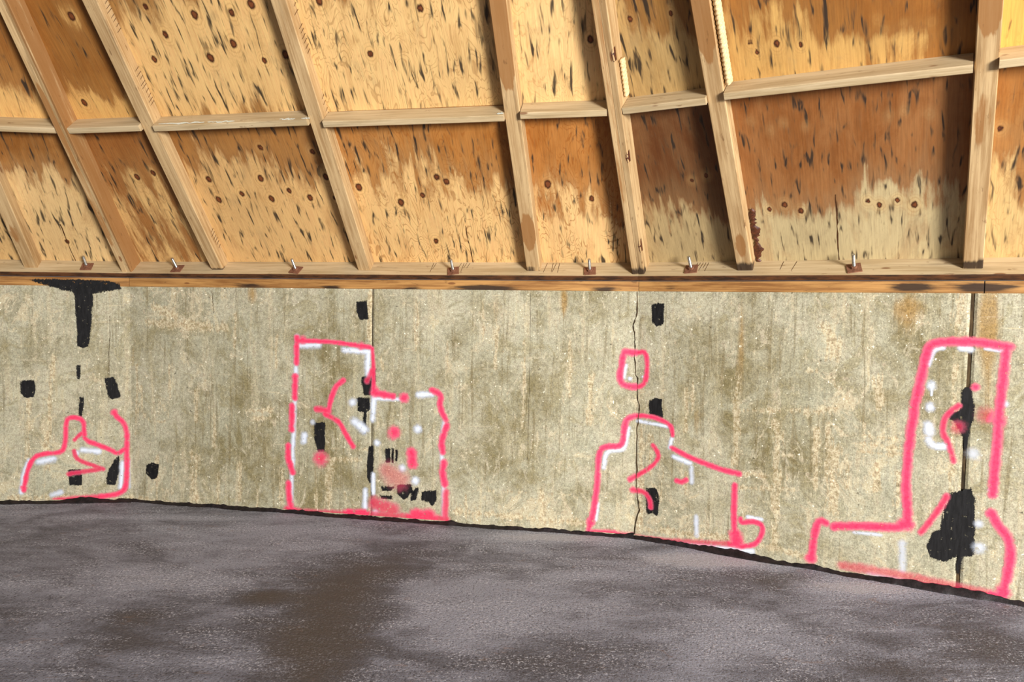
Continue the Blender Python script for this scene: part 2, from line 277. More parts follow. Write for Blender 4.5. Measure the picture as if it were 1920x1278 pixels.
def marks(Q):
    o = np.zeros(len(Q))
    for pts, w_ in MARKS:
        k = side(pts[0][0]); pp = [ring(x, y, k) for x, y in pts]; hw = max(w_, 2)*.0032
        lo = np.min(pp, 0)-hw*3; hi = np.max(pp, 0)+hw*3; sel = np.where(np.all((Q > lo) & (Q < hi), 1))[0]
        if len(sel):
            d = np.min([seg_d(Q[sel], a, b) for a, b in zip(pp[:-1], pp[1:])], 0); o[sel] = np.maximum(o[sel], np.clip(1-d/(2.4*hw), 0, 1)*min(1, .45+w_*.12))
    return o
def wall_panel(k, u0, u1, u0b, u1b, dz=0.):
    # front face as a fine grid, 0.2 m thick, arrises eased by 6 mm; u*b are the joint positions at the floor
    rs = .026 if k == 'L' and u1 < 2 or u0 > 2.2 and k == 'B' else .0125
    nu = int((u1-u0)/rs)+2; nv = int(H/rs)+2
    a = np.linspace(0, 1, nu); zz = np.linspace(-.03, H, nv)
    f = (zz/H)[None, :]; uu = (u0b*(1-f)+u0*f)*(1-a)[:, None] + (u1b*(1-f)+u1*f)*a[:, None]; zg = np.broadcast_to(zz[None, :], uu.shape)
    off = np.full(uu.shape, dz); off[0] -= .006 if u0 > .01 else 0; off[-1] -= .006 if u1 < LEN-.01 else 0
    A, T, N = frame(k)
    P = A + T*uu[..., None] + N*off[..., None] + ZZ*zg[..., None]
    UV = np.stack([uu + FAC[k][2]*LEN + 20, zg + 5], -1).reshape(-1, 2)
    Q = UV - np.array([20, 5]); n = nu*nv; V = P.reshape(-1, 3)
    F = [tuple(q) for q in grid_faces(nu, nv)]
    ring_i = list(range(0, n, nv)) + list(range(n-nv+1, n)) + list(range(n-1-nv, nv-2, -nv)) + list(range(nv-2, 0, -1))
    Bk = V[ring_i] - N*.2; V = np.concatenate([V, Bk]); m = len(ring_i)
    for i in range(m): F.append((ring_i[i], n+i, n+(i+1) % m, ring_i[(i+1) % m]))
    F.append(tuple(n+i for i in range(m)))
    ex = np.concatenate
    return mesh('concrete_panel', V, F, ex([UV, UV[ring_i]]), {'dk': ex([blobs(Q, DK), np.zeros(m)]), 'lt': ex([blobs(Q, LT), np.zeros(m)]), 'rust': ex([blobs(Q, RU), np.zeros(m)]), 'mark': ex([marks(Q), np.zeros(m)])})
for k, u0, u1, b0, b1 in [('L', -.02, 1.80, -.02, 1.80), ('L', 1.808, LEN, 1.808, LEN), ('A', .0, 1.843, .0, 1.834), ('A', 1.850, LEN, 1.841, LEN), ('B', .0, 1.776, .0, 1.764), ('B', 1.794, LEN, 1.782, LEN)]:
    link('concrete_panel', wall_panel(k, u0, u1, b0, b1), M_CON, wall)
def box_pts(k, lo, hi, roof=False):
    fn = rpt if roof else None
    out = []
    for c in [(0, 0, 0), (1, 0, 0), (1, 1, 0), (0, 1, 0), (0, 0, 1), (1, 0, 1), (1, 1, 1), (0, 1, 1)]:
        q = [lo[i] if c[i] == 0 else hi[i] for i in range(3)]
        out.append(rpt(k, q[0], q[1], q[2]) if roof else wpt(k, q[0], q[1], q[2]))
    return np.array(out)
BOXF = [(3, 2, 1, 0), (4, 5, 6, 7), (0, 1, 5, 4), (1, 2, 6, 5), (2, 3, 7, 6), (3, 0, 4, 7)]
for k, u in [('L', 1.804), ('A', 1.842), ('B', 1.779)]:
    link('joint_filler', mesh('joint_filler', box_pts(k, (u-.03, -.02, -.16), (u+.02, H, -.009)), BOXF), M_GAP, wall)
def ribbon(pts, wid, k_list, off, name):                    # thin strip with its own thickness along a line on the wall
    V, F = [], []
    for i, ((x, y), w_) in enumerate(zip(pts, wid)):
        k = ('A' if x < 1195-(y-545)*.0135 else 'B') if k_list is None else k_list; u, z = W(k, x, y); u = min(max(u, .004), LEN-.004)
        for du, o in ((-w_/2, .0), (-w_/4, off), (w_/4, off), (w_/2, .0)): V.append(wpt(k, u+du, z, o))
        if i:
            b = 4*i
            for j in range(3): F.append((b-4+j, b-3+j, b+1+j, b+j))
    return mesh(name, np.array(V), F)
rnd = random.Random(4)
def wander(x0, y0, x1, y1, n, amp):
    o = []; d = 0
    for i in range(n+1):
        t = i/n; d = d*.75 + rnd.uniform(-amp, amp); o.append((x0+(x1-x0)*t + d*math.sin(math.pi*t)**.4, y0+(y1-y0)*t))
    return o
cr = [(1193, 541), (1194, 570), (1191, 590), (1187, 604), (1189, 622), (1191, 640), (1190, 655), (1193, 690), (1194, 715), (1197, 740), (1202, 757), (1201, 775), (1199, 800), (1199, 850), (1200, 900), (1203, 930), (1206, 950), (1198, 985), (1197, 998)]
V = []
cr2 = []
for (x0, y0), (x1, y1) in zip(cr[:-1], cr[1:]):
    for j in range(4): cr2.append((x0+(x1-x0)*j/4+rnd.uniform(-1, 1), y0+(y1-y0)*j/4))
link('crack', ribbon(cr2, [rnd.uniform(.003, .011) for _ in cr2], None, .003, 'crack'), M_GAP, wall, label='irregular crack running down the corner of the concrete wall')
for x0, y0, x1, y1, wd, k in [(993, 548, 994, 860, .0016, 'A'), (395, 556, 400, 600, .004, 'A'), (205, 610, 206, 720, .004, 'L')]:
    q = wander(x0, y0, x1, y1, 26, .8); link('crack', ribbon(q, [rnd.uniform(.4, 1.2)*wd for _ in q], k, .0015, 'crack'), M_GAP, wall)

# ------------------------------------------------------------------ timber sill on the wall
sill = empty('trim_1', (0, 0, 0), kind='structure')
SB = [ring(x, 548)[0] for x in ()]
CHAR = [(465, 548, 40, .9), (375, 553, 30, .3), (620, 548, 22, .9), (770, 546, 26, .9), (905, 540, 70, 1.2), (1130, 538, 30, .8), (1255, 531, 20, .7), (1705, 521, 32, 1.2), (1845, 518, 40, 1.3), (1060, 545, 30, .5), (1520, 530, 20, .5)]
CHM = [(ring(x, y)[0], ring(x, y)[1], r*.0036, .022, a) for x, y, r, a in CHAR]
def lumber_box(k, u0, u1, lo, hi, depth, name, n=60, face=D0, chars=(), taper=0.):
    # long board on the wall line: u along, vertical lo..hi, eased edges
    uu = np.linspace(u0, u1, n); e = .004
    prof = [(lo, -depth), (lo, face-e), (lo+e, face)] + [(lo+(hi-lo)*t, face) for t in (.25, .5, .75)] + [(hi-e, face), (hi, face-e), (hi, -depth)]
    V, UV, ch = [], [], []
    A, T, N = frame(k)
    for u in uu:
        for j, (z, o) in enumerate(prof):
            V.append(A+T*u+ZZ*z+N*o); UV.append((z*1.0+o+3*FAC[k][2], u+FAC[k][2]*LEN+9)); ch.append((u+FAC[k][2]*LEN, z))
    m = len(prof); F = []
    for i in range(n-1):
        for j in range(m-1): F.append((i*m+j, i*m+j+1, (i+1)*m+j+1, (i+1)*m+j))
        F.append((i*m+m-1, i*m, (i+1)*m, (i+1)*m+m-1))
    F += [tuple(range(m)), tuple(range((n-1)*m+m-1, (n-1)*m-1, -1))]
    P = np.array(ch); return mesh(name, V, F, UV, {'char': blobs(P, chars), 'stain': np.zeros(len(V))})
for k, a, b in [('L', 0, 1.795), ('L', 1.8, LEN-.002), ('A', .002, LEN-.002), ('B', .002, 1.83), ('B', 1.835, LEN)]:
    link('sill_beam', lumber_box(k, a, b, H, H+HS, .15, 'sill_beam', 90, D0, CHM), M_SILL, sill)

# ------------------------------------------------------------------ roof: plates, rafters, blocking, plywood
roof = empty('ceiling', (0, 0, 0), kind='structure')
VTOP, VB, BT, SD = 3.3, 1.108, .038, .089                    # roof slope length, blocking height, board thickness, rafter depth
HIP = ST*math.tan(PHI/2)                                     # how fast a facet narrows
def roof_member(k, c0, c1, wid, off0, off1, name, along='v', lo=0., hi=1., n=40, stain=(), char=(), sway=0., seed=0, mats=None):
    """board on the roof facet; along 'v': centre line u=c0..c1 from v=lo..hi. along 'u': v=c0..c1 from u=lo..hi. wid is the face width."""
    r = random.Random(seed); e = .004; ph = r.uniform(0, 6)
    h = wid/2; prof = [(-h, off0), (-h, off1-e), (-h+e, off1), (-h/3, off1), (h/3, off1), (h-e, off1), (h, off1-e), (h, off0)]
    V, UV, st, ch = [], [], [], []
    for i in range(n):
        t = i/(n-1); s_ = lo+(hi-lo)*t; c = c0+(c1-c0)*t + sway*math.sin(ph+s_*2.3)
        for j, (a, o) in enumerate(prof):
            V.append(rpt(k, c+a, s_, o) if along == 'v' else rpt(k, s_, c+a, o)); UV.append((a+o+seed*.37, s_+seed*1.7))
            st.append(max([0.]+[amt*min(1, max(0, (s_-s0)/.09+(.6 if j in (3, 4) else -.2)), max(0, (s1-s_)/.09+(.6 if j in (3, 4) else -.2))) for (s0, s1, amt, sd) in stain if (1 <= j <= 5 if sd == 0 else (j >= 4 if sd > 0 else j <= 3))])); ch.append(max([0.]+[amt*max(0, 1-abs(s_-s0)/w_) for (s0, w_, amt) in char]) if j not in (0, 7) else 0)
    m = len(prof); F = []
    for i in range(n-1):
        for j in range(m-1): F.append((i*m+j+1, i*m+j, (i+1)*m+j, (i+1)*m+j+1))
        F.append((i*m, i*m+m-1, (i+1)*m+m-1, (i+1)*m))
    F += [tuple(range(m-1, -1, -1)), tuple(range((n-1)*m, n*m))]
    if along == 'u': F = [f[::-1] for f in F]
    return mesh(name, V, F, UV, {'stain': st, 'char': ch})
RAFT = {'L': [.70, 1.80, 2.945], 'A': [.70, 1.787, 2.935], 'B': [.643, 1.780, 2.93]}
def vof(k, x, y): return R(k, x, y, SD)[1]
RST = {('A', 2): [(vof('A', 940, 165), 3.3, .9, 0), (vof('A', 990, 470), vof('A', 975, 400), .8, 0)], ('B', 0): [(vof('B', 1320, 105), 3.3, .85, 0), (vof('B', 1385, 470), vof('B', 1372, 430), .7, 0)],
       ('B', 1): [(vof('B', 1830, 45), 3.3, .9, 0), (vof('B', 1820, 260), vof('B', 1820, 150), .42, 0)], ('L', 2): [(vof('L', 40, 480), vof('L', 15, 440), .6, 0)], ('A', 0): [(2., 3.3, .5, -1)]}
RCH = {('A', 2): [(.012, .04, 1.)], ('B', 0): [(.02, .06, 1.1)], ('B', 1): [(.02, .05, 1.2)], ('A', 0): [(.0, .03, .9)]}
TICKS = {('A', 0): [((160, 0), (198, 70)), ((238, 142), (268, 205)), ((385, 440), (400, 470))], ('A', 1): [((537, 0), (545, 25)), ((555, 52), (570, 100)), ((600, 185), (612, 218))], ('L', 2): []}
seams = []
for k in 'LAB':
    # bottom plate; its lower inner edge is coloured dark brown
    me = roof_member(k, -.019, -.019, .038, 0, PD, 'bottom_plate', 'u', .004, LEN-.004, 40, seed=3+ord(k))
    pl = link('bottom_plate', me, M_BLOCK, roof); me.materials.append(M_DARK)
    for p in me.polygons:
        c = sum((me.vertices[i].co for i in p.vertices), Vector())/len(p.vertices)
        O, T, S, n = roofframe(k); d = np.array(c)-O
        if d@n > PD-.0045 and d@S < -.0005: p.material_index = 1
    for i, c in enumerate(RAFT[k]):
        sd = 11*ord(k)+i
        s = link('rafter', roof_member(k, c, c, .089, 0, SD, 'rafter', 'v', .0, VTOP, 120, RST.get((k, i), ()), RCH.get((k, i), ()), .003, sd), M_STUD, roof)
        # pencil-thin dark saw marks on the side face
        V, F = [], []; h = .0445
        for (p0, p1) in TICKS.get((k, i), ()):
            v0 = R(k, *p0)[1]; v1 = R(k, *p1)[1]; nn = max(3, int(abs(v1-v0)/.022))
            for q in range(nn):
                v = v0+(v1-v0)*q/(nn-1)+rnd.uniform(-.004, .004); l_ = rnd.uniform(.03, .055); b = len(V)
                for (dv, o) in ((-.0018, .002), (.0018, .002), (.0012-.01, .002+l_), (-.0012-.01, .002+l_)): V.append(rpt(k, c+h+.0045, v+dv, o))
                F.append((b, b+1, b+2, b+3))
        if V: link('saw_marks', mesh('saw_marks', V, F), M_TICK, s, kind='stuff')
    # the pair of narrow rafters at each seam follow the hip line
    for c, sg in ((.021, 1), (LEN-.021, -1)):
        ch = [(.02, .05, 1.)] if (k, sg) in (('A', -1), ('B', 1)) else ()
        sg_brown = [(.5, 2.4, .45, 0)] if (k, sg) == ('A', -1) else [(-.1, 3.4, .62, 1)] if (k, sg) == ('A', 1) else ([(.2, 1.4, .55, 0)] if (k, sg) == ('L', -1) else ())  # left corner rafter is coloured darker brown on its right side
        link('seam_rafter', roof_member(k, c, c+sg*HIP*VTOP, .040, 0, SD+.03, 'seam_rafter', 'v', -.02, VTOP, 90, sg_brown, ch, 0, 5+ord(k)+sg), M_STUD, roof)
    # blocking, cut between the rafters
    E = [.042+HIP*VB]+[q for c in RAFT[k] for q in (c-.0445, c+.0445)]+[LEN-.042-HIP*VB]
    for i in range(4):
        dv = {('B', 0): -.012, ('A', 2): -.02, ('A', 3): -.012, ('A', 1): -.006, ('B', 1): .002}.get((k, i), 0)
        o = link('blocking', roof_member(k, VB-BT/2+dv, VB-BT/2+dv+{('B', 1): -.01}.get((k, i), 0), BT, 0, .118, 'blocking', 'u', E[2*i]+.002, E[2*i+1]-.002, 24, (), (), .0015, 30+ord(k)*4+i), M_BLOCK, roof)
# plywood, one sheet face per bay and row
def rgb(*c): return lin(c)
PANELS = {  # (facet, bay, row): pale, brown, stain rows top->bottom, figure, streak
 ('L', 0, 0): ((205, 168, 113), (144, 88, 25), [[1], [.6], [.3], [.1]], .3, .5), ('L', 0, 1): ((205, 168, 113), (144, 88, 25), [[.8], [.6], [.3]], .3, .5),
 ('L', 1, 0): ((205, 168, 113), (144, 88, 25), [[1], [.6], [.3], [.1]], .3, .5), ('L', 1, 1): ((205, 168, 113), (144, 88, 25), [[.8], [.6], [.3]], .3, .5),
 ('L', 2, 0): ((216, 179, 121), (148, 91, 27), [[1, 1], [.8, .8], [.5, .5], [.3, .35], [.15, .2], [.1, .15]], .3, .5), ('L', 2, 1): ((205, 168, 113), (144, 88, 25), [[.8], [.6], [.3]], .3, .5),
 ('L', 3, 0): ((218, 185, 130), (144, 86, 22), [[1, 1], [.95, .95], [.45, .55], [.12, .25], [.1, .15], [.1, .1], [.15, .1]], .2, .55), ('L', 3, 1): ((220, 175, 108), (140, 81, 22), [[.9, .9], [.85, .85], [.7, .75], [.4, .45], [.05, .1]], .2, .3),
 ('A', 0, 0): ((216, 175, 113), (140, 76, 17), [[1, 1], [.75, .8], [.52, .6], [.5, .5], [.5, .45], [.48, .5], [.4, .42]], .35, .5), ('A', 0, 1): ((222, 175, 104), (140, 81, 22), [[.85, .8], [.75, .7], [.7, .75], [.78, .85], [.5, .5], [.1, .1]], .2, .2),
 ('A', 1, 0): ((218, 177, 117), (146, 89, 28), [[.95, .9, .85, .8], [.6, .55, .6, .75], [.35, .3, .35, .6], [.2, .2, .2, .3], [.25, .2, .15, .2], [.3, .25, .2, .2]], .15, .55), ('A', 1, 1): ((222, 183, 121), (140, 91, 32), [[.85, .55, .3, .3], [.7, .3, .2, .2], [.4, .12, .1, .15], [.2, .1, .15, .15], [.2, .22, .3, .3], [.4, .5, .52, .5]], .1, .6),
 ('A', 2, 0): ((228, 189, 127), (166, 99, 27), [[.95, .9, .9, .95], [.6, .7, .85, .95], [.5, .55, .6, .8], [.35, .4, .4, .5], [.1, .12, .12, .2], [.05, .05, .05, .1], [.12, .1, .05, .1]], .8, .5), ('A', 2, 1): ((226, 189, 127), (152, 94, 30), [[.5, .65, .5, .25], [.2, .4, .2, .15], [.0, .1, .05, .1], [.05, .05, .0, .05], [.22, .12, .0, .05]], .6, .55),
 ('A', 3, 0): ((228, 190, 130), (168, 99, 25), [[1, 1, 1], [.95, 1, .95], [.85, .8, .9], [.55, .5, .7], [.5, .45, .6], [.1, .1, .2], [.1, .0, .05]], 1., .4), ('A', 3, 1): ((230, 194, 133), (160, 97, 28), [[.5, .6, .5], [.3, .35, .2], [.05, .05, .05], [.0, .0, .0], [.05, .0, .0]], .4, .5),
 ('B', 0, 0): ((180, 157, 113), (98, 50, 12), [[1, 1.1], [1.05, 1.1], [1.1, 1.1], [.75, .85], [.5, .6], [.15, .2], [.2, .25]], .05, .55), ('B', 0, 1): ((188, 155, 100), (134, 86, 27), [[.6, .6], [.45, .5], [.2, .25], [.1, .15], [.25, .25]], .1, .75),
 ('B', 1, 0): ((194, 175, 132), (142, 79, 20), [[1, 1, 1, 1], [.9, 1, .95, .85], [.9, 1, .95, .85], [.65, 1, .65, .75], [.45, .6, .25, .55], [.05, .1, .0, .1], [.1, .05, .0, .1]], .1, .5), ('B', 1, 1): ((206, 163, 95), (144, 83, 22), [[.5, .7, 1, 1], [.4, .55, .9, 1], [.3, .5, .85, .95], [.15, .3, .4, .8], [.05, .25, .45, .8]], .1, .55),
 ('B', 2, 0): ((212, 181, 123), (154, 89, 22), [[.95], [.85], [.65], [.55], [.5], [.2], [.1]], .3, .5), ('B', 2, 1): ((224, 175, 90), (160, 97, 25), [[.3], [.25], [.15], [.35]], .2, .2),
 ('B', 3, 0): ((205, 168, 113), (144, 88, 25), [[1], [.6], [.3], [.1]], .3, .5), ('B', 3, 1): ((205, 168, 113), (144, 88, 25), [[.8], [.6], [.3]], .3, .5)}
KNOTS = {('A', 1, 1): [(258, 28), (351, 42), (420, 36), (456, 20), (297, 80), (277, 127), (382, 121), (425, 94), (483, 124), (523, 112)],
 ('A', 1, 0): [(384, 349), (404, 387), (447, 375), (482, 346), (503, 383), (535, 367), (575, 379), (604, 340), (622, 379), (577, 293), (480, 288)],
 ('A', 0, 1): [(120, 50), (148, 212)], ('A', 0, 0): [(250, 348), (280, 340)], ('A', 2, 1): [(583, 10), (773, 20), (682, 107)],
 ('A', 2, 0): [(746, 384), (786, 370), (812, 335), (830, 343), (666, 358), (813, 455)], ('A', 3, 1): [(1094, 70)], ('A', 3, 0): [(1103, 369), (1020, 344)],
 ('B', 0, 1): [(1167, 31), (1243, 18)], ('B', 0, 0): [(1290, 330), (1317, 320)],
 ('B', 1, 1): [(1393, 69), (1443, 70), (1407, 87), (1488, 71), (1645, 40), (1681, 25), (1630, 20), (1733, 22)],
 ('B', 1, 0): [(1397, 217), (1434, 233), (1459, 218), (1501, 225), (1656, 200), (1685, 190), (1732, 195), (1437, 381), (1465, 372), (1496, 382), (1621, 361), (1643, 368), (1676, 358), (1708, 366)],
 ('B', 2, 0): [(1866, 220)], ('L', 3, 0): [(122, 472)]}
for (k, bay, row), (pale, brown, mat_, fig, sk) in PANELS.items():
    E = [0]+RAFT[k]+[LEN]; v0, v1 = (-.004, VB-BT/2-.001) if row == 0 else (VB-BT/2+.001, VTOP)
    g = .0012
    nv = int((v1-v0)/.0165)+2; nu = int((E[bay+1]-E[bay])/.0165)+2
    vv = np.linspace(v0, v1, nv); a = np.linspace(0, 1, nu)
    l0 = np.full(nv, E[bay]+g); l1 = np.full(nv, E[bay+1]-g)
    if bay == 0: l0 = g+HIP*vv
    if bay == 3: l1 = LEN-g-HIP*vv
    uu = l0[None]*(1-a[:, None])+l1[None]*a[:, None]; vg = np.broadcast_to(vv[None], uu.shape)
    Mx = np.array(mat_, float)
    if Mx.shape[1] == 1: Mx = np.repeat(Mx, 2, 1)
    vis0, vis1 = (0, VB-BT) if row == 0 else (VB, 1.85 if k != 'B' else 1.5)
    tv = np.clip((vis1-vg)/(vis1-vis0), 0, 1)*(Mx.shape[0]-1); tu = np.broadcast_to(a[:, None], uu.shape)*(Mx.shape[1]-1)
    iv = np.minimum(tv.astype(int), Mx.shape[0]-2); iu = np.minimum(tu.astype(int), Mx.shape[1]-2); fv, fu = tv-iv, tu-iu
    st = (Mx[iv, iu]*(1-fv)+Mx[iv+1, iu]*fv)*(1-fu)+(Mx[iv, iu+1]*(1-fv)+Mx[iv+1, iu+1]*fv)*fu
    kd = np.full(uu.shape, 8.)
    r = random.Random(hash((ord(k), bay, row)) & 255)
    kn = [R(k, x, y) for x, y in KNOTS.get((k, bay, row), ())]
    if row == 1: kn += [(r.uniform(E[bay]+.1, E[bay+1]-.1), r.uniform(2., VTOP)) for _ in range(8)]
    for qi, (ku, kv) in enumerate(kn):
        px = KNOTS.get((k, bay, row), ()); fl_ = 1.35 if k == 'B' and bay == 1 and qi < len(px) and ((row == 0 and px[qi][1] < 240) or (row == 1 and px[qi][1] < 45)) else 0
        rr = r.uniform(.009, .014) if k == 'B' else r.uniform(.012, .018); kd = np.minimum(kd, np.maximum(fl_, 1) * 0 + fl_ + np.sqrt(((uu-ku)/rr)**2+((vg-kv)/(rr*1.35))**2))
    n = uu.size; O, T, S, nn = roofframe(k)
    P = rpt(k, uu, vg, np.zeros(uu.shape)).reshape(-1, 3)
    UV = np.stack([uu+r.uniform(0, 30), vg+r.uniform(0, 30)], -1).reshape(-1, 2)
    F = [tuple(q) for q in grid_faces(nu, nv)][::1]
    F = [f[::-1] for f in F]
    # 16 mm thickness behind
    ri = list(range(0, n, nv))+list(range(n-nv+1, n))+list(range(n-1-nv, nv-2, -nv))+list(range(nv-2, 0, -1)); m = len(ri)
    P = np.concatenate([P, P[ri]-nn*.016])
    for i in range(m): F.append((ri[i], ri[(i+1) % m], n+(i+1) % m, n+i))
    F.append(tuple(n+m-1-i for i in range(m)))
    ex = lambda q: np.concatenate([q.ravel(), q.ravel()[ri]])
    one = np.ones(n+m)
    me = mesh('plywood_sheet', P, F, np.concatenate([UV, UV[ri]]), {'stain': ex(st), 'knot': ex(kd), 'figure': one*fig, 'streak': one*sk,
         'pale': np.tile(lin(pale), (n+m, 1)), 'brown': np.tile(lin(brown), (n+m, 1))})
    link('plywood_sheet', me, M_PLY, roof)
# dried resin weeping beside the rafter, and pale diagonal ridges of its side face, built as a raised strip
def lump(k, pts, wid, off, name, parent, mat, n=1, **pr):
    V, F = [], []
    for i, (x, y) in enumerate(pts):
        u, v = R(k, x, y); w_ = wid[i]
        for du, o in ((-w_, -.001), (-w_*.6, off), (0, off*1.4), (w_*.6, off), (w_, -.001)): V.append(rpt(k, u+du, v, o*rnd.uniform(.8, 1.2)))
        if i:
            b = 5*i
            for j in range(4): F.append((b-5+j, b+j, b+1+j, b-4+j))
    return link(name, mesh(name, V, F, smooth=True), mat, parent, **pr)
q = [(1404+(y-390)*.15+rnd.uniform(-3, 3), y) for y in range(380, 494, 3)]
lump('B', q, [(.024+.012*math.sin(i*.55)+rnd.uniform(-.005, .005))*min(1, .35+i/12) for i in range(len(q))], .008, 'resin_streak', roof, M_RESIN, label='dark dried resin weeping down the plywood beside a rafter')
def ridges(k, uf, v0, v1, label, rs=1.):  # added raised strip standing in for diagonal marks on the rafter side face
    n = int((v1-v0)*430); V, F = [], []
    for i in range(n):
        v = v0+(v1-v0)*i/(n-1)
        for j in range(18):
            th = j/18*2*math.pi; rr = rs*(.0135+.0055*abs(math.cos(1.5*th+v*140))); V.append(rpt(k, uf(v)+rr*math.cos(th), v, .045+rr*1.8*math.sin(th)))
        if i:
            b = i*18
            for j in range(18): F.append((b-18+j, b-18+(j+1) % 18, b+(j+1) % 18, b+j))
    F += [tuple(range(17, -1, -1)), tuple(range(n*18-18, n*18))]
    link('side_ridges', mesh('side_ridges', V, F, smooth=True), M_RIDGE, None, label=label, category='rope')
ridges('B', lambda v: RAFT['B'][0]+.0445+.017, 1.13, 1.9, 'longer pale diagonal ridges on the rafter, above the long sloping blocking')
ridges('B', lambda v: .041+HIP*v+.014, 1.135, R('B', 1145, 100)[1], 'short pale diagonal ridges on the corner rafters, above the narrow bay blocking', .8)
# saw marks across the bottom plate
for k, xs_ in [('A', (806, 811, 858, 863, 868, 874, 1020, 1031, 1037, 1043)), ('B', (1302, 1307, 1312, 1317, 1322, 1462, 1487))]:
    O, T, S, n = roofframe(k); V, F = [], []
    for x in xs_:
        D = ray(x, 508 if k == 'A' else 494); P = EYEP+D*np.dot(O-EYEP, S)/np.dot(D, S); u = float((P-O)@T); b = len(V); o1 = rnd.uniform(.06, .11); sl = rnd.uniform(-.02, .0)
        V += [rpt(k, u-.0016, .0008, .01), rpt(k, u+.0016, .0008, .01), rpt(k, u+sl+.0012, .0008, o1), rpt(k, u+sl-.0012, .0008, o1)]; F.append((b, b+1, b+2, b+3))
    link('saw_marks', mesh('saw_marks', V, F), M_TICK, roof, kind='stuff')
# two dark resin bleeds on the edge of the corner rafters
for pts in ([(1150, 80), (1151, 92), (1153, 105)], [(1172, 275), (1174, 285), (1175, 295)], [(1199, 440), (1200, 450), (1201, 462)]):
    V, F = [], []
    q = [(pts[i][0]+(pts[i+1][0]-pts[i][0])*j/4, pts[i][1]+(pts[i+1][1]-pts[i][1])*j/4) for i in range(2) for j in range(4)]+[pts[-1]]
    for i, (x, y) in enumerate(q):
        v = R('B', x, y, SD)[1]; u = .041+HIP*v; m_ = math.sin(math.pi*(i+.5)/9)*rnd.uniform(.7, 1.1)
        V += [rpt('B', u+.0005, v, .08), rpt('B', u+.0045, v, .095-.0*m_), rpt('B', u+.004, v, .095+.024*m_), rpt('B', u-.012*m_, v, SD+.0315)]
        if i:
            b = 4*i; F += [(b-4, b-3, b+1, b), (b-3, b-2, b+2, b+1), (b-2, b-1, b+3, b+2)]
    link('resin_streak', mesh('resin_streak', V, F, smooth=True), M_RESIN, roof)

# ------------------------------------------------------------------ anchor bolts through the plate
def anchor(k, x, y, label):
    O, T, S, n = roofframe(k); D = ray(x, y); P = EYEP+D*np.dot(O-EYEP, S)/np.dot(D, S); u = float((P-O)@T); o = float((P-O)@n)
    o = min(max(o, .05), .1); base = O+T*u+n*o
    root = empty('anchor_bolt', tuple(base), label=label, category='bolt', group='anchor bolts along the bottom plate')
    rot = Matrix((T, np.cross(S, T), S)).transposed().to_4x4(); root.matrix_world = Matrix.Translation(Vector(base)) @ rot
    def lathe(prof, seg):
        V, F = [], []
        for i, (r_, z) in enumerate(prof):
            for j in range(seg): V.append((r_*math.cos(2*math.pi*j/seg), r_*math.sin(2*math.pi*j/seg), z))
            if i: F += [((i-1)*seg+j, (i-1)*seg+(j+1) % seg, i*seg+(j+1) % seg, i*seg+j) for j in range(seg)]
        F += [tuple(range(seg-1, -1, -1)), tuple(range((len(prof)-1)*seg, len(prof)*seg))]; return V, F
    pr = []
    for i in range(22): pr += [(.0082, .004+i*.0042), (.0094, .0061+i*.0042)]
    link('rod', mesh('rod', *lathe(pr, 12)), M_STEEL, root)
    link('nut', mesh('nut', *lathe([(.016, .006), (.018, .008), (.018, .018), (.016, .02)], 6)), M_RUST, root)
    hw = .037; V = [(a*hw, b*hw, z) for z, f in ((.0, 1), (.006, 1)) for a, b in ((-1, -1), (1, -1), (1, 1), (-1, 1))]
    ws = link('washer', mesh('washer', V, BOXF), M_RUST, root); ws.rotation_euler = (0, 0, rnd.uniform(-.25, .25))
    return root
for k, x, y, l in [('L', 160, 519, 'steel anchor bolt on square washer above the black T-shaped patch'), ('A', 330, 519, 'second steel anchor bolt from the left, under the rust-streaked narrow bay'),
                   ('A', 552, 516, 'steel anchor bolt above blank concrete left of the tall pink rectangle'), ('A', 847, 511, 'steel anchor bolt under the wavy-grained middle plywood bay'),
                   ('A', 1103, 505, 'steel anchor bolt in the narrow bay left of the cracked corner'), ('B', 1293, 497, 'steel anchor bolt below the dark red-brown narrow plywood bay'),
                   ('B', 1598, 488, 'steel anchor bolt under the wide brown bay nearest the right joint')]:
    anchor(k, x, y, l)

# ------------------------------------------------------------------ sealant bead along the foot of the wall
bead = empty('trim_2', (0, 0, 0), kind='structure')
for k in 'LAB':
    V, F = [], []; n = 190; r = random.Random(ord(k)); hgt = .02; dep = .02
    for i in range(n):
        u = LEN*i/(n-1); hgt = min(.038, max(.012, hgt+r.uniform(-.006, .006))); dep = min(.04, max(.014, dep+r.uniform(-.006, .006)))
        for z, o in ((hgt+.004, -.005), (hgt, .004), (hgt*.7, dep*.4), (hgt*.3, dep*.8), (.001, dep), (-.01, dep)): V.append(wpt(k, u, z+(r.uniform(-.003, .003) if o > 0 else 0), o))
        if i:
            b = 6*i
            for j in range(5): F.append((b-6+j, b-5+j, b+1+j, b+j))
    link('sealant_bead', mesh('sealant_bead', V, F, smooth=True), M_BEAD, bead)

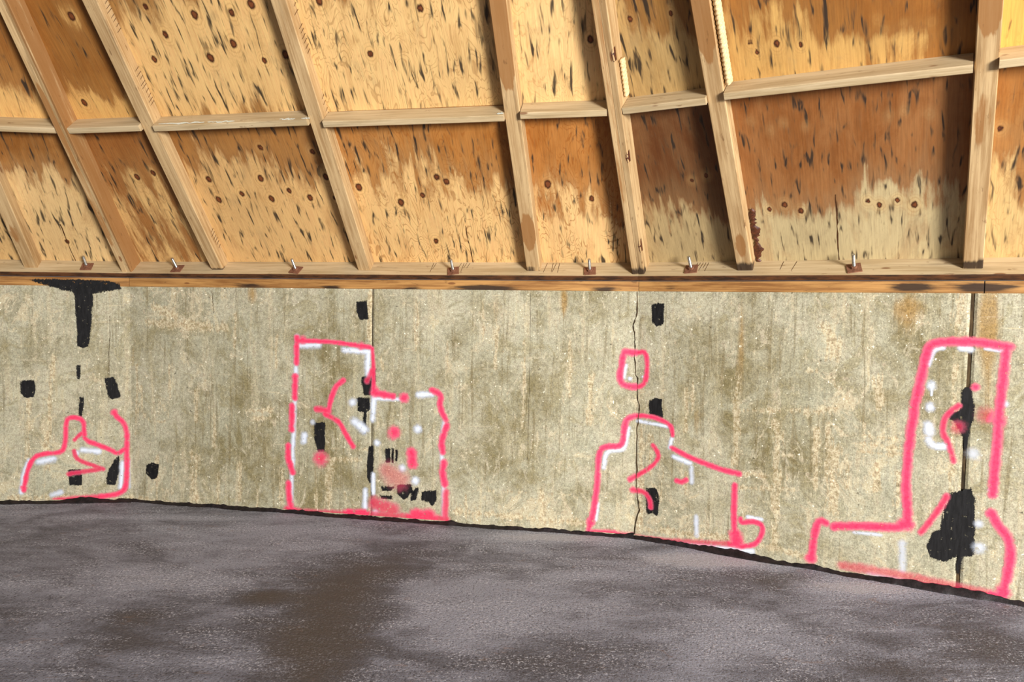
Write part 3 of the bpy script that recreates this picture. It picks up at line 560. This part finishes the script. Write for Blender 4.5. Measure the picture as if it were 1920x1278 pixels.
# ------------------------------------------------------------------ paint on the wall
def poly_sd(P, pts):
    ins = np.zeros(len(P), bool); d = np.full(len(P), 9.)
    for a, b in zip(pts, pts[1:]+pts[:1]):
        d = np.minimum(d, seg_d(P, a, b))
        c = ((a[1] > P[:, 1]) != (b[1] > P[:, 1])); x = (b[0]-a[0])*(P[:, 1]-a[1])/((b[1]-a[1]) or 1e-9)+a[0]; ins ^= c & (P[:, 0] < x)
    return np.where(ins, d, -d)
def chaikin(p):
    for _ in range(2):
        if len(p) < 3: break
        q = [p[0]]
        for a, b in zip(p[:-1], p[1:]): q += [tuple(np.array(a)*.78+np.array(b)*.22), tuple(np.array(a)*.22+np.array(b)*.78)]
        p = q+[p[-1]]
    return p
def paint_mesh(name, strokes, polys, off, mat, parent=None, res=.006, **pr):
    VV, FF, UV, MM, AA = [], [], [], [], []; nb = 0
    allp = [p for s in strokes for p in s[0]]+[p for q in polys for p in q]
    kk = sorted({side(p[0]) for p in allp}, key='LAB'.index)
    for k in kk:
        q = np.array([W(k, *p) for p in allp]); lo = q.min(0)-.07; hi = q.max(0)+.07
        lo[0] = max(lo[0], .0005); hi[0] = min(hi[0], LEN-.0005); lo[1] = max(lo[1], .022); hi[1] = min(hi[1], H+HS-.004)
        us = np.arange(lo[0], hi[0]+res*.5, res); zs = np.arange(lo[1], hi[1], res)
        if len(us) < 2 or len(zs) < 2: continue
        if k != kk[-1]: us = np.append(us, LEN) if hi[0] > LEN-.01 else us
        g, h = np.meshgrid(us, zs, indexing='ij'); P = np.stack([g, h], -1).reshape(-1, 2)
        m = np.zeros(len(P)); al = np.zeros(len(P))
        for s in strokes:
            pts = [W(k, *p) for p in s[0]]; hw = s[1]*(.0026 if k == 'B' else .0033)/2; pts = chaikin(pts); a_ = s[2] if len(s) > 2 else 1.
            d = seg_d(P, pts[0], pts[0]) if len(pts) == 1 else np.min([seg_d(P, a, b) for a, b in zip(pts[:-1], pts[1:])], 0)
            f = np.clip(1-d/(2.2*hw), 0, 1)
            al = np.maximum(al, np.where(f > .02, a_*np.minimum(1, f*2.2+.2), 0)); m = np.maximum(m, f)
        for pg in polys:
            sd = poly_sd(P, [W(k, *p) for p in pg]); m = np.maximum(m, np.clip(.56+sd/.04, 0, 1)); zs_ = [W(k, *p)[1] for p in pg]; h_ = (P[:, 1]-min(zs_))/(max(zs_)-min(zs_)); al = np.where(sd > -.03, np.clip(.8+h_*2.2, 0, 1), al)
        keep = (m > .03).reshape(g.shape); fc = keep[:-1, :-1] | keep[1:, :-1] | keep[1:, 1:] | keep[:-1, 1:]
        F = grid_faces(len(us), len(zs))[fc.ravel()]
        if not len(F): continue
        used, inv = np.unique(F, return_inverse=True)
        VV.append(wpt(k, P[used, 0], P[used, 1], off)); UV.append(P[used]+np.array([FAC[k][2]*LEN+11, 3])); MM.append(m[used]); AA.append(al[used])
        FF += (inv.reshape(-1, 4)+nb).tolist(); nb += len(used)
    if not VV: return None
    me = mesh(name, np.concatenate(VV), FF, np.concatenate(UV), {'paint': np.concatenate(MM), 'dens': np.concatenate(AA)})
    return link(name, me, mat, parent, **pr)
BLK = [
 ('black brushed T-shaped paint patch hanging from the timber sill', [[(55, 546), (90, 556), (120, 563), (138, 567), (141, 590), (143, 612), (146, 640), (145, 668), (156, 672), (167, 668), (169, 640), (172, 612), (172, 569), (205, 562), (225, 558), (222, 549), (200, 545), (150, 544), (90, 544)]]),
 ('square black paint patch at the far left, alone on bare concrete', [[(41, 735), (65, 734), (69, 752), (66, 765), (52, 768), (42, 758)]]),
 ('slanted black paint patch just above the curled pink line end', [[(199, 727), (214, 724), (222, 738), (229, 760), (212, 767), (204, 757)]]),
 ('upper of two thin black paint drips below the black T-shaped patch', [[(146, 704), (152, 704), (153, 720), (149, 732), (146, 720)]]),
 ('lower of two thin black paint drips, just above the pink chimney-like top', [[(153, 764), (159, 764), (158, 790), (156, 801), (151, 797)]]),
 ('black paint patch with pink overspray inside the leftmost small pink figure', [[(135, 900), (158, 899), (160, 928), (150, 930), (145, 927), (137, 929)]]),
 ('narrow worn black patch against the right edge of the leftmost pink figure', [[(219, 880), (228, 872), (230, 900), (222, 927), (207, 926), (207, 905)]]),
 ('small rounded black patch low on bare concrete right of the leftmost figure', [[(281, 888), (290, 883), (303, 886), (303, 905), (297, 914), (290, 914), (281, 903)]]),
 ('black patch beside the wall joint above the tall pink rectangle', [[(667, 573), (686, 571), (689, 604), (676, 607), (668, 590)]]),
 ('black and pink smeared patch on the wall joint inside the tall rectangle', [[(680, 715), (690, 708), (705, 698), (706, 720), (700, 746), (685, 748)]]),
 ('black patch with one long drip left of the wall joint', [[(673, 753), (695, 752), (697, 772), (688, 780), (675, 776)], [(685, 778), (690, 778), (690, 820), (686, 822)]]),
 ('tall faded black patch under the pink letter-like stroke', [[(594, 802), (612, 800), (614, 840), (612, 856), (602, 856), (594, 830)]]),
 ('long thin black streak running down the wall joint', [[(698, 843), (705, 842), (705, 900), (706, 912), (698, 912), (693, 880)]]),
 ('scratchy black striped patch right of the wall joint', [[(728, 846), (737, 846), (737, 873), (729, 873)], [(740, 846), (743, 846), (743, 874), (740, 874)], [(747, 848), (750, 848), (750, 870), (747, 870)]]),
 ('broken cluster of black scrapes at the foot of the tall pink figure', [[(752, 914), (778, 912), (780, 924), (765, 942), (752, 930)], [(778, 926), (790, 918), (788, 938), (778, 944)], [(797, 926), (825, 922), (825, 940), (818, 952), (812, 945), (797, 940)], [(722, 918), (745, 918), (740, 924), (724, 926)], [(720, 934), (742, 935), (742, 940), (722, 941)]]),
 ('upright black patch right of the cracked corner near the sill', [[(1222, 565), (1233, 562), (1243, 563), (1243, 600), (1231, 606), (1222, 597)]]),
 ('black patch cut by the top line of the stepped pink figure', [[(1221, 745), (1231, 741), (1243, 742), (1246, 778), (1230, 772), (1221, 770)]]),
 ('pointed black patch with pink centre inside the stepped pink figure', [[(1218, 910), (1235, 908), (1243, 925), (1240, 962), (1232, 955), (1222, 958), (1219, 940)]]),
 ('ragged glossy black splash on the right joint with long drip', [[(1806, 711), (1814, 706), (1822, 708), (1830, 750), (1826, 770), (1819, 800), (1815, 830), (1810, 800), (1797, 775), (1783, 762), (1790, 753), (1806, 750)]]),
 ('largest black patch, boot-shaped, across the right joint near floor', [[(1810, 900), (1826, 895), (1834, 915), (1836, 1010), (1830, 1022), (1812, 1020), (1809, 1070), (1804, 1040), (1805, 1022), (1780, 1033), (1755, 1025), (1748, 1005), (1756, 980), (1772, 975), (1778, 940), (1790, 905)]])]
for lab, pg in BLK:
    pr = dict(label=lab, category='paint patch', group='black paint patches on the concrete wall'); of = .0052 if 'T-shaped paint' in lab else .0012
    if len(pg) > 2:
        x, y = pg[0][0]; base = wpt(side(x), *W(side(x), x, y), 0); root = empty('black_patch', tuple(base), **pr)
        for p1 in pg: paint_mesh('black_scrape', [], [p1], of, M_BLACK, root, .004).data.transform(Matrix.Translation(-Vector(base)))
    else: paint_mesh('black_patch', [], pg, of, M_BLACK, None, .004, **pr)
PINK = [
 ('leftmost pink spray-painted outline, low with small chimney-like top', 'L',
  [([(52, 940), (55, 915), (62, 890), (72, 876), (90, 870), (112, 869), (124, 864), (128, 845), (128, 815), (131, 803), (145, 801), (160, 806), (163, 830), (165, 844), (190, 852), (212, 860), (226, 868), (240, 858)], 10), ([(217, 790), (224, 800), (236, 808), (243, 825), (243, 860), (244, 900), (243, 930), (233, 942), (200, 948)], 11), ([(200, 948), (160, 953), (110, 958)], 13, .75), ([(145, 843), (157, 831)], 8, .8), ([(144, 864), (148, 878), (165, 886), (200, 897)], 9, .75), ([(198, 896), (160, 903), (135, 908)], 10, .7), ([(70, 963), (240, 957)], 10, .4), ([(52, 935)], 13), ([(218, 790)], 14)],
  [([(47, 945), (51, 905), (60, 884)], 10), ([(78, 886), (105, 880)], 16), ([(160, 862), (190, 864)], 13), ([(233, 930), (236, 885)], 12), ([(105, 948), (122, 942)], 12, .8), ([(248, 880), (250, 930)], 6, .5), ([(150, 868)], 12)]),
 ('tall pink and white rectangle outline with square annex, over the wall joint', 'A',
  [([(557, 642), (557, 690)], 12), ([(555, 715), (556, 755)], 13), ([(551, 770), (551, 815)], 13), ([(545, 845), (546, 870), (555, 895)], 13), ([(548, 915), (549, 940), (555, 965)], 13), ([(560, 648), (620, 648), (680, 655), (695, 657)], 9), ([(568, 647)], 17), ([(678, 655)], 15), ([(699, 660), (702, 700), (703, 740)], 9, .8), ([(703, 742), (720, 744), (740, 748)], 13), ([(706, 740)], 20), ([(724, 745)], 15), ([(760, 750)], 19), ([(812, 735), (830, 742), (827, 760), (832, 775), (840, 790)], 12), ([(842, 800), (832, 830), (835, 850)], 13), ([(838, 870), (836, 890), (840, 910)], 14), ([(843, 925), (842, 972)], 14, .7), ([(545, 964), (600, 970), (690, 968), (760, 972), (845, 975)], 14, .55), ([(660, 966), (692, 965)], 12, .9), ([(785, 968), (815, 968)], 22, .85),
   ([(646, 720), (632, 732), (624, 752), (620, 775)], 11), ([(597, 775), (620, 778)], 13, .8), ([(612, 783), (640, 797), (652, 820), (667, 843)], 11, .9), ([(607, 868)], 30, .75), ([(743, 816)], 25), ([(777, 852), (779, 874)], 20), ([(735, 890), (755, 905)], 40, .3), ([(712, 950), (745, 962)], 30, .6), ([(690, 720), (700, 700)], 12, .6)],
  [([(557, 640), (553, 965)], 11), ([(560, 657), (598, 655)], 15), ([(645, 663), (697, 666)], 13), ([(692, 668), (691, 708)], 15), ([(706, 753), (760, 753)], 9), ([(787, 744), (812, 742)], 14), ([(838, 788), (831, 835), (838, 900), (840, 970)], 10, .9), ([(664, 760)], 17), ([(669, 797), (688, 812)], 20), ([(704, 750), (703, 792)], 12), ([(575, 825), (574, 835)], 15), ([(590, 800)], 12, .7), ([(712, 835)], 15), ([(787, 808)], 18), ([(760, 882)], 16), ([(785, 905)], 18), ([(692, 925), (692, 958)], 12), ([(706, 895), (707, 930)], 10), ([(712, 965)], 14)]),
 ('small pink spray-painted box outline on the crack', 'A',
  [([(1172, 654), (1190, 656), (1213, 652), (1215, 690), (1212, 712), (1200, 721), (1165, 716), (1164, 690), (1171, 655)], 12)], [([(1171, 702), (1174, 680)], 8), ([(1183, 704)], 9), ([(1207, 700)], 6)]),
 ('stepped pink outline with sloping shoulder and handle-like loop', 'A',
  [([(1112, 990), (1120, 960), (1127, 900), (1127, 850), (1134, 832), (1172, 832), (1174, 800), (1178, 780), (1200, 772), (1230, 775), (1262, 788), (1266, 808)], 11), ([(1265, 832), (1300, 850), (1350, 868), (1392, 878)], 12), ([(1384, 900), (1384, 950), (1387, 1010)], 13), ([(1396, 962), (1398, 970), (1420, 966), (1438, 972), (1438, 990), (1425, 1010), (1400, 1014)], 11), ([(1120, 993), (1160, 994)], 12, .8), ([(1160, 996), (1250, 1006), (1310, 1008), (1385, 1010)], 14, .5), ([(1388, 990), (1392, 1008)], 26, .9), ([(1229, 828), (1242, 845), (1235, 862), (1210, 880), (1188, 893)], 11, .85), ([(1193, 912), (1215, 915), (1226, 930), (1228, 945)], 12, .8), ([(1275, 893), (1285, 896), (1293, 891)], 12), ([(1116, 975)], 16)],
  [([(1181, 798), (1178, 828), (1172, 838), (1142, 840), (1137, 872)], 10), ([(1200, 783), (1255, 792)], 9), ([(1264, 815), (1261, 832)], 11), ([(1268, 848), (1300, 860)], 12), ([(1302, 868), (1303, 895)], 12, .8), ([(1313, 960), (1315, 995)], 12, .8), ([(1270, 1012), (1330, 1014), (1420, 1022)], 14), ([(1410, 958), (1436, 962)], 9), ([(1125, 970), (1128, 940)], 8)]),
 ('large rightmost pink boot-shaped outline across the dark vertical joint', 'B',
  [([(1893, 628), (1820, 619), (1760, 622), (1740, 630), (1728, 690), (1715, 760), (1708, 830), (1704, 900), (1712, 965), (1690, 972), (1640, 970), (1572, 972)], 17), ([(1558, 966), (1545, 960), (1537, 975), (1530, 1035)], 15), ([(1530, 1032)], 22), ([(1888, 630), (1882, 690), (1876, 760), (1872, 850), (1868, 905)], 16), ([(1878, 768)], 24), ([(1866, 940), (1880, 965), (1900, 985), (1905, 1020), (1898, 1060), (1890, 1095)], 17), ([(1866, 942)], 20), ([(1892, 1085), (1884, 1098)], 24), ([(1800, 740), (1775, 760), (1770, 790), (1785, 815), (1793, 845)], 11, .8), ([(1830, 705)], 14), ([(1782, 910), (1765, 940), (1735, 980)], 12, .8), ([(1590, 1045), (1700, 1060), (1800, 1080), (1880, 1095)], 20, .4), ([(1700, 965), (1710, 965)], 24), ([(1850, 755)], 30, .3), ([(1800, 780)], 26, .4)],
  [([(1742, 665), (1748, 637), (1768, 632)], 11), ([(1802, 632), (1820, 634)], 14), ([(1848, 632), (1884, 636)], 8), ([(1884, 640), (1882, 660)], 7), ([(1749, 703)], 18), ([(1749, 708), (1749, 722)], 4), ([(1747, 744)], 19), ([(1744, 780), (1746, 790)], 20), ([(1745, 806), (1756, 818), (1778, 816)], 15), ([(1843, 960)], 16, .7), ([(1845, 1005)], 22, .8), ([(1887, 735)], 14), ([(1862, 897), (1872, 899)], 8), ([(1700, 1000), (1702, 1050)], 16, .6), ([(1830, 830)], 24, .6), ([(1610, 982), (1660, 986)], 8, .8), ([(1640, 1060), (1720, 1075)], 14, .5), ([(1450, 885)], 2)])]
for lab, k, pk, wh in PINK:
    x, y = pk[0][0][0]; root = empty('spray_paint_outline', (0, 0, 0), label=lab, category='graffiti', group='pink spray-painted outlines on the concrete wall')
    c = W(k, x, y); base = wpt(k, c[0], c[1], 0)
    root.location = tuple(base); inv = Matrix.Translation(-Vector(base))
    for nm, ss, off, mt in (('white_line', wh, .0018, M_WHITE), ('pink_line', pk, .0025, M_PINK)):
        groups = []
        for st_ in ss:
            den = [(st_[0][i][0]+(st_[0][i+1][0]-st_[0][i][0])*j/12, st_[0][i][1]+(st_[0][i+1][1]-st_[0][i][1])*j/12) for i in range(len(st_[0])-1) for j in range(13)] or list(st_[0])
            den = np.array(den); hit = []
            for g in groups:
                if any(np.min(np.hypot(*(den[:, None]-d2[None]).transpose(2, 0, 1))) < 1.15*(st_[1]+w2)+5 for d2, w2, _ in g): hit.append(g)
            new = [(den, st_[1], st_)]
            for g in hit: new += g
            groups = [g for g in groups if not any(g is h for h in hit)]
            groups.append(new)
        for g in groups:
            o = paint_mesh(nm, [q[2] for q in g], [], off, mt, root)
            if o: o.data.transform(inv)
# ------------------------------------------------------------------ small marks on the roof timber
M_SMEAR = mat_plain('pale_green_paint_smear', (206, 216, 204), (226, 228, 220), (60, 60, 60), .6, .3)
for (x0, x1, y) in [(284, 372, 241), (378, 430, 240), (515, 545, 237), (556, 572, 234), (922, 934, 213)]:
    k = 'A'; V, F = [], []; n = 14; u0 = R(k, x0, y, .1)[0]; u1 = R(k, x1, y, .1)[0]; vv_ = VB+.0012-(.006 if x0 < 590 else .02)
    for i in range(n):
        u = u0+(u1-u0)*i/(n-1); m_ = math.sin(math.pi*(i+.5)/n)**.5; a_ = .098+rnd.uniform(-.006, .006); h = rnd.uniform(.004, .013)*m_
        V += [rpt(k, u, vv_, a_-h), rpt(k, u, vv_+.0012, a_), rpt(k, u, vv_, min(.116, a_+h))]
        if i: b = 3*i; F += [(b-3, b-2, b+1, b), (b-2, b-1, b+2, b+1)]
    link('paint_smear', mesh('paint_smear', V, F, smooth=True), M_SMEAR, roof, label='pale green smear of paint on the blocking')
for k, pts in [('A', [(868, 425), (873, 450), (880, 475), (886, 504)]), ('B', [(1560, 350), (1564, 395), (1566, 430), (1570, 482)]), ('L', [(108, 440), (125, 480), (142, 514)])]:
    V, F = [], []
    q = [(pts[i][0]+(pts[i+1][0]-pts[i][0])*j/5, pts[i][1]+(pts[i+1][1]-pts[i][1])*j/5) for i in range(len(pts)-1) for j in range(5)]+[pts[-1]]
    for i, (x, y) in enumerate(q):
        u, v = R(k, x, y); h = rnd.uniform(.0012, .0045); u += rnd.uniform(-.002, .002)
        V += [rpt(k, u-h, v, .0008), rpt(k, u+h, v, .0008)]
        if i: F.append((2*i-2, 2*i, 2*i+1, 2*i-1))
    link('sheet_joint', mesh('sheet_joint', V, F), M_TICK, roof)
